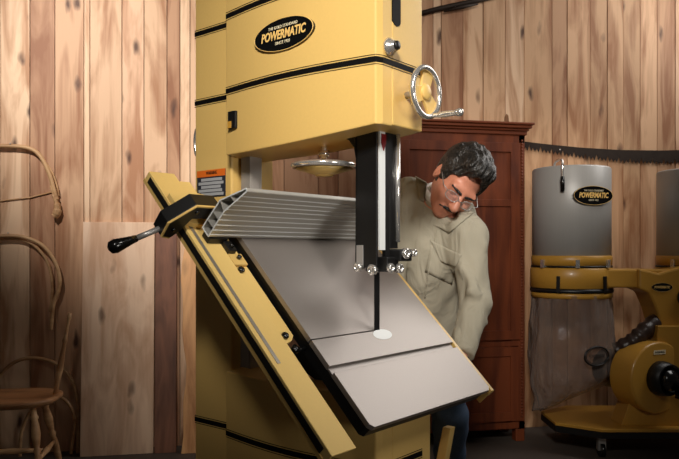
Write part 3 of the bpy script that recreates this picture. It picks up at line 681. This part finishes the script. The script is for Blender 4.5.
# manifold between the two rings, throat down to the blower
mf = MB().box(.0, .80, -.19, -.02, .980, 1.092).prism([(.33, 1.096), (.33, .976), (.39, .95), (.43, .86), (.46, .76), (.50, .62), (.70, .62), (.74, .76), (.78, .90), (.80, .972), (.80, 1.092), (.62, 1.115), (.54, 1.095), (.45, 1.068), (.40, 1.08)], -.22, .0, lambda x, z, y: (x, y, z)).build('manifold', YDULL, dust, .012)
M = basis((.465, -.2215, .985), (1, 0, 0), (0, 0, 1))
oval_badge(mf, M, .062, .026, '', '')
MB().lathe([(.06, 0), (.06, .03), (.045, .034), (0, .034)], (.615, -.22, .925), (0, -1, 0), 24).build('inspection_cap', BLACK, mf)
BC = Vector((.41, -.31, .463)); BAX = Vector((-.36, .93, 0)).normalized()
bl = MB().lathe([(.0, 0), (.20, .0), (.21, .01), (.21, .17), (.20, .18), (0, .18)], BC, BAX, 56).prism([(.40, .46), (.62, .46), (.62, .76), (.42, .76)], -.27, -.12, lambda x, z, y: (x, y, z))
blo = bl.build('blower_housing', YDULL, dust, .004)
MB().lathe([(.10, 0), (.10, .03), (.09, .08), (.08, .08), (.075, .02), (0, .02)], BC - BAX*.001, -BAX, 40).build('inlet_port', BLACK, blo)
MB().lathe([(.06, 0), (.06, .07), (.02, .09), (0, .09)], BC - BAX*.02, -BAX, 24).box(.47, .70, -.44, -.37, .36, .44).build('inlet_fitting', BLKPLASTIC, blo)
SB = basis(BC - BAX*.0015 + Vector((0, 0, .155)), (-BAX.y, BAX.x, 0), (0, 0, 1)); SB = basis(BC - BAX*.0015 + Vector((0, 0, .15)), (BAX.y, -BAX.x, 0), (0, 0, 1))
sk = MB().box(-.045, .045, -.012, .012, -.001, .001, lambda x, y, z: SB @ Vector((x, y, z))).build('white_sticker', CREAM, blo)
text_mesh('WARNING', .016, .07, SB @ Matrix.Translation((0, 0, .0015)), 'sticker_lettering', BLACK, sk)
MB().prism([(.20, .0), (.62, .0), (.58, .22), (.27, .22), (.245, .16)], -.28, -.12, lambda x, z, y: (x, y, .178+z*.8)).build('blower_bracket', YDULL, dust, .003)
MB().lathe([(.11, 0), (.12, .02), (.12, .24), (.10, .26), (0, .26)], BC + BAX*.185, BAX, 32).build('motor', BLACK, dust)
hs = arc_pts([(.22, -.16, .60), (.30, -.20, .66), (.38, -.20, .73), (.50, -.14, .80)])
MB().tube(hs, [.05+.005*math.sin(i*1.7) for i in range(len(hs))], 14).build('flexible_hose', mat('dark_hose', srgb(58, 44, 38), .35, 0, .1, 40, .1), dust)
base = [(-.16, -.20), (.06, -.36), (1.0, -.36), (1.05, .0), (1.0, .26), (.05, .26), (-.16, .10)]
bp = MB().prism(base, .160, .178, lambda x, y, z: (x, y, z)).build('base_plate', YDULL, dust, .003)
MB().prism([(x*1.0, y*.985) for x, y in base], .122, .1598, lambda x, y, z: (x, y, z)).build('base_skirt', BLACK, bp)
for x, y in ((.08, -.29), (.92, -.29), (.08, .2), (.92, .2)):
    c = MB().box(x-.022, x+.022, y-.015, y+.02, .04, .124).build('caster_fork', STEEL, bp); MB().cyl((x-.012, y, .042), (x+.012, y, .042), .042).build('caster_wheel', BLKPLASTIC, c)

# ------------------------------------------------------------------ the man: surfaces grown from smooth distance fields
def surface_nets(fn, lo, hi, h):
    lo = np.array(lo, float); n = np.ceil((np.array(hi)-lo)/h).astype(int)+1
    g = np.stack(np.meshgrid(*[lo[i]+h*np.arange(n[i]) for i in range(3)], indexing='ij'), -1).astype(np.float32)
    V = fn(g.reshape(-1, 3)).reshape(n); ins = V < 0
    acc = np.zeros(tuple(n-1)+(3,), np.float32); cnt = np.zeros(tuple(n-1), np.float32)
    sl = lambda a, d: tuple(slice(d[i], a.shape[i]-1+d[i]) for i in range(3))
    cor = [(i, j, k) for i in (0, 1) for j in (0, 1) for k in (0, 1)]
    for a in cor:
        for ax in range(3):
            if a[ax]: continue
            b = list(a); b[ax] = 1; va, vb = V[sl(V, a)], V[sl(V, b)]
            x = (va < 0) != (vb < 0); t = np.where(x, va/np.where(x, va-vb, 1), 0)
            for c in range(3): acc[..., c] += np.where(x, a[c] + (t if c == ax else 0), 0)
            cnt += x
    act = cnt > 0; idx = -np.ones(act.shape, int); idx[act] = np.arange(act.sum())
    cell = np.argwhere(act); pos = lo + h*(cell + acc[act]/cnt[act][:, None]); F = []
    for ax in range(3):
        u, w = (ax+1) % 3, (ax+2) % 3
        s0 = [slice(None)]*3; s1 = [slice(None)]*3; s0[ax] = slice(0, -1); s1[ax] = slice(1, None)
        A, Bv = ins[tuple(s0)], ins[tuple(s1)]; e = np.argwhere(A != Bv)
        e = e[(e[:, u] > 0) & (e[:, w] > 0) & (e[:, u] < n[u]-1) & (e[:, w] < n[w]-1)]
        if not len(e): continue
        du = np.zeros(3, int); du[u] = 1; dw = np.zeros(3, int); dw[w] = 1
        q = [idx[tuple((e+o).T)] for o in (-du-dw, -dw, 0*du, -du)]; q = np.stack(q, 1)
        flip = ~A[tuple(e.T)]; q[flip] = q[flip][:, ::-1]; F.append(q)
    return pos, np.concatenate(F)
def smin(a, b, k): h = np.clip(.5+.5*(b-a)/k, 0, 1); return b*(1-h)+a*h-k*h*(1-h)
def smax(a, b, k): return -smin(-a, -b, k)
def cap(p, a, b, ra, rb=None):
    rb = ra if rb is None else rb; a = np.array(a, np.float32); b = np.array(b, np.float32); d = b-a
    t = np.clip(((p-a)@d)/(d@d), 0, 1); return np.linalg.norm(p-a-t[:, None]*d, axis=1) - (ra+(rb-ra)*t)
def ell(p, c, r, M=None):
    q = p-np.array(c, np.float32)
    if M is not None: q = q@np.array(M, np.float32)
    r = np.array(r, np.float32); k0 = np.linalg.norm(q/r, axis=1); k1 = np.linalg.norm(q/(r*r), axis=1); return k0*(k0-1)/np.maximum(k1, 1e-6)
def mesh_obj(name, pos, faces, m, parent, off=(0, 0, 0), smooth_it=2):
    me = bpy.data.meshes.new(name); me.from_pydata((pos-np.array(off)).tolist(), [], faces.tolist())
    me.polygons.foreach_set('use_smooth', [True]*len(me.polygons)); me.materials.append(m)
    o = bpy.data.objects.new(name, me); COL.objects.link(o); o.parent = parent
    if smooth_it:
        s = o.modifiers.new('smooth', 'SMOOTH'); s.factor = .5; s.iterations = smooth_it
    return o
MAN = Vector((.40, 2.95, 0)); man = thing('person', 'man in olive work shirt, jeans and glasses bending over beside the bandsaw table', 'person', MAN)
# joints (world)
SR, SL = np.array((.285, 2.905, 1.435)), np.array((.505, 2.735, 1.255))
CHEST, PEL, NB = np.array((.385, 2.86, 1.26)), np.array((.33, 3.02, .95)), np.array((.425, 2.825, 1.40))
ELR, WRR = np.array((.215, 2.80, 1.19)), np.array((.215, 2.665, 1.00))
ELL, WRL = np.array((.520, 2.66, 1.00)), np.array((.437, 2.515, .825))
HPR, HPL = np.array((.25, 3.04, .91)), np.array((.42, 3.01, .89))
KNR, KNL = np.array((.27, 2.98, .49)), np.array((.465, 2.93, .49)); ANR, ANL = np.array((.26, 3.06, .09)), np.array((.47, 3.01, .09))
# head frame
HS = 1.12; HC = np.array((.462, 2.745, 1.466)); er = np.array((-.80, -.35, .48)); er /= np.linalg.norm(er)
ef = np.array((-.06, -.75, -.64)); ef -= er*(ef@er); ef /= np.linalg.norm(ef); eu = np.cross(er, ef); HM = np.stack([er, ef, eu], 1)
def hw(l): return HC + HM@np.array(l)*HS
def head_local(p): return (p-HC.astype(np.float32))@HM.astype(np.float32)/HS
def face(q):
    d = ell(q, (0, -.012, .030), (.074, .094, .094))
    d = smin(d, ell(q, (0, .030, -.045), (.060, .060, .068)), .04)
    d = smin(d, ell(q, (0, .068, -.094), (.024, .022, .020)), .03)
    for s in (-1, 1):
        d = smin(d, ell(q, (s*.040, .058, -.022), (.027, .027, .026)), .025)
        d = smax(d, -ell(q, (s*.032, .098, .006), (.020, .016, .013)), .014)
        d = smin(d, ell(q, (s*.032, .076, .006), (.0145, .0135, .012)), .004)
        d = smin(d, ell(q, (s*.012, .108, -.030), (.009, .010, .008)), .008)
        e = ell(q, (s*.079, -.012, -.002), (.010, .021, .033)); e = smax(e, -ell(q, (s*.090, -.006, .002), (.008, .011, .02)), .006)
        d = smin(d, e, .008)
    d = smin(d, cap(q, (-.042, .080, .026), (.042, .080, .026), .009), .025)
    d = smin(d, cap(q, (0, .088, .016), (0, .121, -.026), .0088, .0140), .012)
    d = smin(d, cap(q, (-.020, .086, -.060), (.020, .086, -.060), .0075), .010)
    d = smin(d, cap(q, (-.015, .085, -.071), (.015, .085, -.071), .0075), .009)
    d = smax(d, -cap(q, (-.022, .099, -.0655), (.022, .099, -.0655), .0035), .004)
    return d
def body_fn(p):
    q = head_local(p); d = face(q)
    d = smin(d, cap(p, hw((0, -.028, -.055)), NB, .058, .064), .03)
    return d
pos, F = surface_nets(body_fn, HC-.21, HC+np.array((.19, .21, .19)), .0036)
# torso and limbs under the clothes, same skin, continuous with the neck
def torso_fn(p):
    d = cap(p, PEL, CHEST, .10, .105); d = smin(d, cap(p, CHEST, NB, .10, .06), .05); d = smin(d, cap(p, SR, SL, .045), .05)
    for a, b, c in ((SR, ELR, WRR), (SL, ELL, WRL)):
        d = smin(d, cap(p, a, b, .043, .034), .03); d = smin(d, cap(p, b, c, .034, .024), .02)
    for a, b, c in ((HPR, KNR, ANR), (HPL, KNL, ANL)):
        d = smin(d, cap(p, a, b, .075, .05), .04); d = smin(d, cap(p, b, c, .05, .033), .02)
    # hands: palm and five bent fingers
    for W, E, s in ((WRR, ELR, -1), (WRL, ELL, 1)):
        f = (W-E)/np.linalg.norm(W-E); side = np.cross(f, (0, 0, 1.)); side /= np.linalg.norm(side); dn = np.cross(f, side); dn = dn if dn[2] < 0 else -dn
        pc = W+f*.045; M = np.stack([f, side, dn], 1); d = smin(d, ell(p, pc, (.05, .040, .016), M), .012)
        for k, L in enumerate((.062, .075, .07, .054)):
            b0 = W+f*.085+side*(-.028+.0187*k); b1 = b0+(f*.75+dn*.6)*L*.5; b2 = b1+(f*.2+dn*.98)*L*.5
            d = np.minimum(d, np.minimum(cap(p, b0-f*.02, b1, .0088, .0082), cap(p, b1, b2, .0082, .0068)))
        t0 = W+f*.03-side*.03*s; t1 = t0+f*.04-side*.025*s+dn*.01; t2 = t1+f*.03+dn*.01
        d = smin(d, np.minimum(cap(p, t0, t1, .012, .010), cap(p, t1, t2, .010, .0085)), .006)
    return d
pos2, F2 = surface_nets(torso_fn, (.10, 2.38, .05), (.68, 3.18, 1.52), .0085)
mesh_obj('body', np.concatenate([pos, pos2]), np.concatenate([F, F2+len(pos)]), SKIN, man, MAN, 1)
# hair
def hair_fn(p):
    q = head_local(p); st = .0026*np.sin(q[:, 0]*190+np.sin(q[:, 1]*60)*2)*np.cos(q[:, 1]*45) + .0018*np.sin(q[:, 0]*330+q[:, 2]*110)
    d = ell(q, (0, -.026, .040), (.091, .108, .110)) + st
    d = smin(d, ell(q, (.0, .040, .112), (.062, .052, .036)) + st, .03)     # swept-up front
    zl = .100 - 1.05*np.maximum(np.abs(q[:, 0])-.006, 0)
    d = smax(d, smin(zl - q[:, 2], q[:, 1]-.040, .012), .006)
    d = smax(d, -(q[:, 2] + .056 - np.clip(q[:, 1]+.035, -.1, .07)*.35), .006)
    for s in (-1, 1): d = smax(d, -ell(q, (s*.094, -.012, -.010), (.022, .022, .032)), .004)
    return d
pos, F = surface_nets(hair_fn, HC-.20, HC+.21, .0034); mesh_obj('hair', pos, F, HAIR, man, MAN, 1)
def stache_fn(p):
    q = head_local(p); return smin(cap(q, (0, .0985, -.051), (-.030, .085, -.061), .0066, .0035), cap(q, (0, .0985, -.051), (.030, .085, -.061), .0066, .0035), .003) + .0010*np.sin(q[:, 0]*700)
pos, F = surface_nets(stache_fn, HC-.18, HC+.18, .0032); mesh_obj('moustache', pos, F, HAIR, man, MAN, 1)
for sd in (-1, 1):
    pos, F = surface_nets(lambda p: cap(head_local(p), (sd*.012, .0985, .021), (sd*.050, .084, .025), .0052, .0045), HC-.18, HC+.18, .0032); mesh_obj('eyebrow', pos, F, HAIR, man, MAN, 1)
# glasses
gl = MB(); ln = MB()
for s in (-1, 1):
    loop = [hw((s*.034+.024*math.copysign(abs(math.cos(t))**.7, math.cos(t)), .112-.18*(.034*s+.024*math.cos(t))**2*20, .002+.016*math.copysign(abs(math.sin(t))**.7, math.sin(t)))) - np.array(MAN) for t in [2*PI*i/28 for i in range(28)]]
    gl.tube(loop, .0016, 6, closed=True); ln.add(loop, [tuple(range(28))])
    gl.tube([hw((s*.058, .102, .008))-np.array(MAN), hw((s*.078, .085, .010))-np.array(MAN), hw((s*.082, .0, .012))-np.array(MAN)], .0018, 6)
gl.tube([hw((-.010, .112, .004))-np.array(MAN), hw((0, .118, .006))-np.array(MAN), hw((.010, .112, .004))-np.array(MAN)], .0016, 6)
g = gl.build('glasses', STEEL, man); ln.build('lenses', LENS, g)
# shirt
def folds(p, fr, am, d=(1, .4, .8)):
    a = p@np.array(d, np.float32); return am*np.sin(a*fr + 3*np.sin(p[:, 2]*9) + 2.2*np.sin(p[:, 0]*13))
def shirt_fn(p):
    d = ell(p, (.375, 2.885, 1.245), (.165, .125, .23), np.stack([(.80, -.35, -.48), (.36, .93, -.06), (.47, -.13, .87)], 1))
    d = smin(d, cap(p, PEL+np.array((0, 0, -.13)), CHEST+np.array((0, .02, -.02)), .135, .125), .08)
    d = smin(d, cap(p, SR+np.array((.02, 0, -.005)), NB+np.array((-.02, .03, -.01)), .066, .07), .05)
    d = smin(d, cap(p, SL, NB+np.array((.02, .02, -.03)), .068, .068), .06)
    d = smin(d, cap(p, SR, ELR, .070, .056), .04); d = smin(d, cap(p, ELR, WRR, .056, .040), .025)
    d = smin(d, cap(p, SL+np.array((-.005, .01, 0)), ELL, .076, .056), .04); d = smin(d, cap(p, ELL, WRL, .058, .046), .025)
    # gathered folds at the inner elbow, armpit and along the back of the sleeve
    for a, b, r in (((.49, 2.60, 1.05), (.56, 2.62, 1.00), .013), ((.48, 2.59, .97), (.55, 2.61, .93), .012), ((.45, 2.70, 1.30), (.55, 2.68, 1.22), .013), ((.47, 2.65, 1.13), (.52, 2.60, 1.04), .012)):
        d = smin(d, cap(p, a, b, r, r*.5), .03)
    d = smin(d, cap(p, CHEST+np.array((.03, .02, -.08)), HPL+np.array((0, .0, -.06)), .12, .125), .06)
    d = d + folds(p, 38, .0026, (1, .3, -.45)) + folds(p, 95, .0011, (.8, .2, .5))
    # neck opening
    d = smax(d, -cap(p, NB+np.array((.0, .0, -.01)), hw((0, -.01, -.09)), .062, .066), .012)
    d = smax(d, -cap(p, NB+np.array((.018, -.06, -.02)), (.435, 2.70, 1.325), .038, .012), .012)
    # open cuff
    ff = (WRL-ELL)/np.linalg.norm(WRL-ELL); d = smax(d, (p-WRL)@ff.astype(np.float32)-.0, .006)
    return d
pos, F = surface_nets(shirt_fn, (.08, 2.42, .66), (.68, 3.20, 1.56), .0062); shirt = mesh_obj('shirt', pos, F, SHIRT, man, MAN, 1)
off = np.array(MAN)
def ribbon(pts_lo, pts_hi, th, name, m, parent):
    a = arc_pts(pts_lo, 6); b = arc_pts(pts_hi, 6); mb = MB(); n = len(a)
    vs = [p - Vector(off) for p in a+b]; mb.add(vs, [(i, i+1, n+i+1, n+i) for i in range(n-1)], True); o = mb.build(name, m, parent)
    s = o.modifiers.new('solid', 'SOLIDIFY'); s.thickness = th; s.offset = 0
    return o
# collar: stands round the neck, points spread on the chest
ax = (hw((0, -.028, -.055))-NB); ax /= np.linalg.norm(ax); u1 = np.cross(ax, (0, 1, 0)); u1 /= np.linalg.norm(u1); u2 = np.cross(ax, u1)
def ring(r, h, a0, a1, n=9, drop=0.): return [tuple(NB+ax*(h - drop*abs(2*i/(n-1)-1)**2) + (u1*math.cos(a0+(a1-a0)*i/(n-1))+u2*math.sin(a0+(a1-a0)*i/(n-1)))*r) for i in range(n)]
fa = math.atan2(float(np.array((.35, -.93, 0))@u2), float(np.array((.35, -.93, 0))@u1))
ribbon(ring(.090, -.015, fa+.55, fa+2*PI-.55, 13, .035), ring(.072, .042, fa+.55, fa+2*PI-.55, 13, .02), .005, 'collar', SHIRT, shirt)
ribbon(ring(.080, .0, fa+.7, fa+2*PI-.7, 13, .02), ring(.077, .060, fa+.8, fa+2*PI-.8, 13, .02), .004, 'undershirt_collar', TEE, man)
# breast pocket with flap
pkc = Vector((.415, 2.700, 1.232)); pxx = Vector((.80, -.30, -.50)).normalized(); pyy = Vector((.45, .12, .86)).normalized()
def PKT(a, b, c): return pkc + pxx*a + pyy*b + pxx.cross(pyy)*c - Vector(off)
from mathutils.bvhtree import BVHTree
bvh = BVHTree.FromPolygons([Vector(v) for v in pos.tolist()], [tuple(int(i) for i in f) for f in F.tolist()])
def patch(name, c4, m, parent, lift=.004, n=8):
    """a stitched-on piece of cloth lying on the shirt front between four corner points"""
    vs = []; c4 = [Vector((x, 0, y)) for x, y in c4]; eye = Vector((0, 0, H))
    for i in range(n+1):
        for j in range(n+1):
            u, v = i/n, j/n; p = (c4[0]*(1-u)+c4[1]*u)*(1-v) + (c4[3]*(1-u)+c4[2]*u)*v
            d = Vector(((p.x-339.5)/698, 1, (251-p.z)/698)).normalized()
            hit, nr, _, _ = bvh.ray_cast(eye, d)
            if hit is None: hit = eye + d*2.7; nr = -d
            if nr.dot(d) > 0: nr = -nr
            vs.append(hit + nr*lift - Vector(off))
    mb = MB(); mb.add(vs, [(i*(n+1)+j, i*(n+1)+j+1, (i+1)*(n+1)+j+1, (i+1)*(n+1)+j) for i in range(n) for j in range(n)], True)
    o = mb.build(name, m, parent); s = o.modifiers.new('solid', 'SOLIDIFY'); s.thickness = .0025; s.offset = 0
    return o
patch('breast_pocket', [(431, 244), (458, 258), (452, 285), (425, 272)], SHIRT, shirt, .0008)
patch('pocket_flap', [(430, 240), (462, 255), (456, 267), (441, 262)], SHIRT, shirt, .0035)
patch('collar_flap', [(415, 176), (426, 182), (430, 205), (419, 200)], SHIRT, shirt, .006)
patch('collar_flap', [(434, 226), (452, 224), (474, 213), (450, 233)], SHIRT, shirt, .006)
pl = MB(); eye_ = Vector((0, 0, H)); pp = []
for x, y in ((437, 229), (434, 245), (430, 262), (427, 280), (425, 298)):
    d_ = Vector(((x-339.5)/698, 1, (251-y)/698)).normalized(); h_ = bvh.ray_cast(eye_, d_)[0]
    if h_: pp.append(h_ - Vector(off))
pl.tube(arc_pts(pp, 5), .0045, 6, flat=.6).build('button_placket', SHIRT, shirt)
# jeans, belt and shoes
def jeans_fn(p):
    d = cap(p, HPR, KNR, .098, .072); d = smin(d, cap(p, KNR, ANR+np.array((0, 0, .02)), .072, .060), .03)
    e = cap(p, HPL, KNL, .098, .072); e = smin(e, cap(p, KNL, ANL+np.array((0, 0, .02)), .072, .060), .03)
    d = smin(d, e, .02); d = smin(d, ell(p, (.335, 3.03, .94), (.165, .125, .11)), .06)
    d = d + .003*np.sin(p[:, 2]*70+np.sin(p[:, 0]*30)*2)
    return smax(smax(d, p[:, 2]-1.0, .006), .055-p[:, 2], .006)
pos, F = surface_nets(jeans_fn, (.10, 2.80, .03), (.62, 3.22, 1.03), .0085); mesh_obj('jeans', pos, F, DENIM, man, MAN, 1)
for A in (ANR, ANL):
    def shoe_fn(p, A=A):
        d = ell(p, A+np.array((.0, -.07, -.045)), (.046, .135, .045)); d = smin(d, cap(p, A+np.array((0, .02, -.04)), A+np.array((0, .02, .02)), .046, .042), .03)
        return smax(d, -p[:, 2]+.004, .004)
    pos, F = surface_nets(shoe_fn, A-np.array((.07, .24, .10)), A+np.array((.07, .10, .08)), .008); mesh_obj('shoe', pos, F, LEATHER, man, MAN, 1)

# turn every top-level object with the place
bpy.context.view_layer.update()
for o in list(COL.objects):
    if o.parent is None and o.type in ('MESH', 'EMPTY'): o.matrix_world = TURN @ o.matrix_world
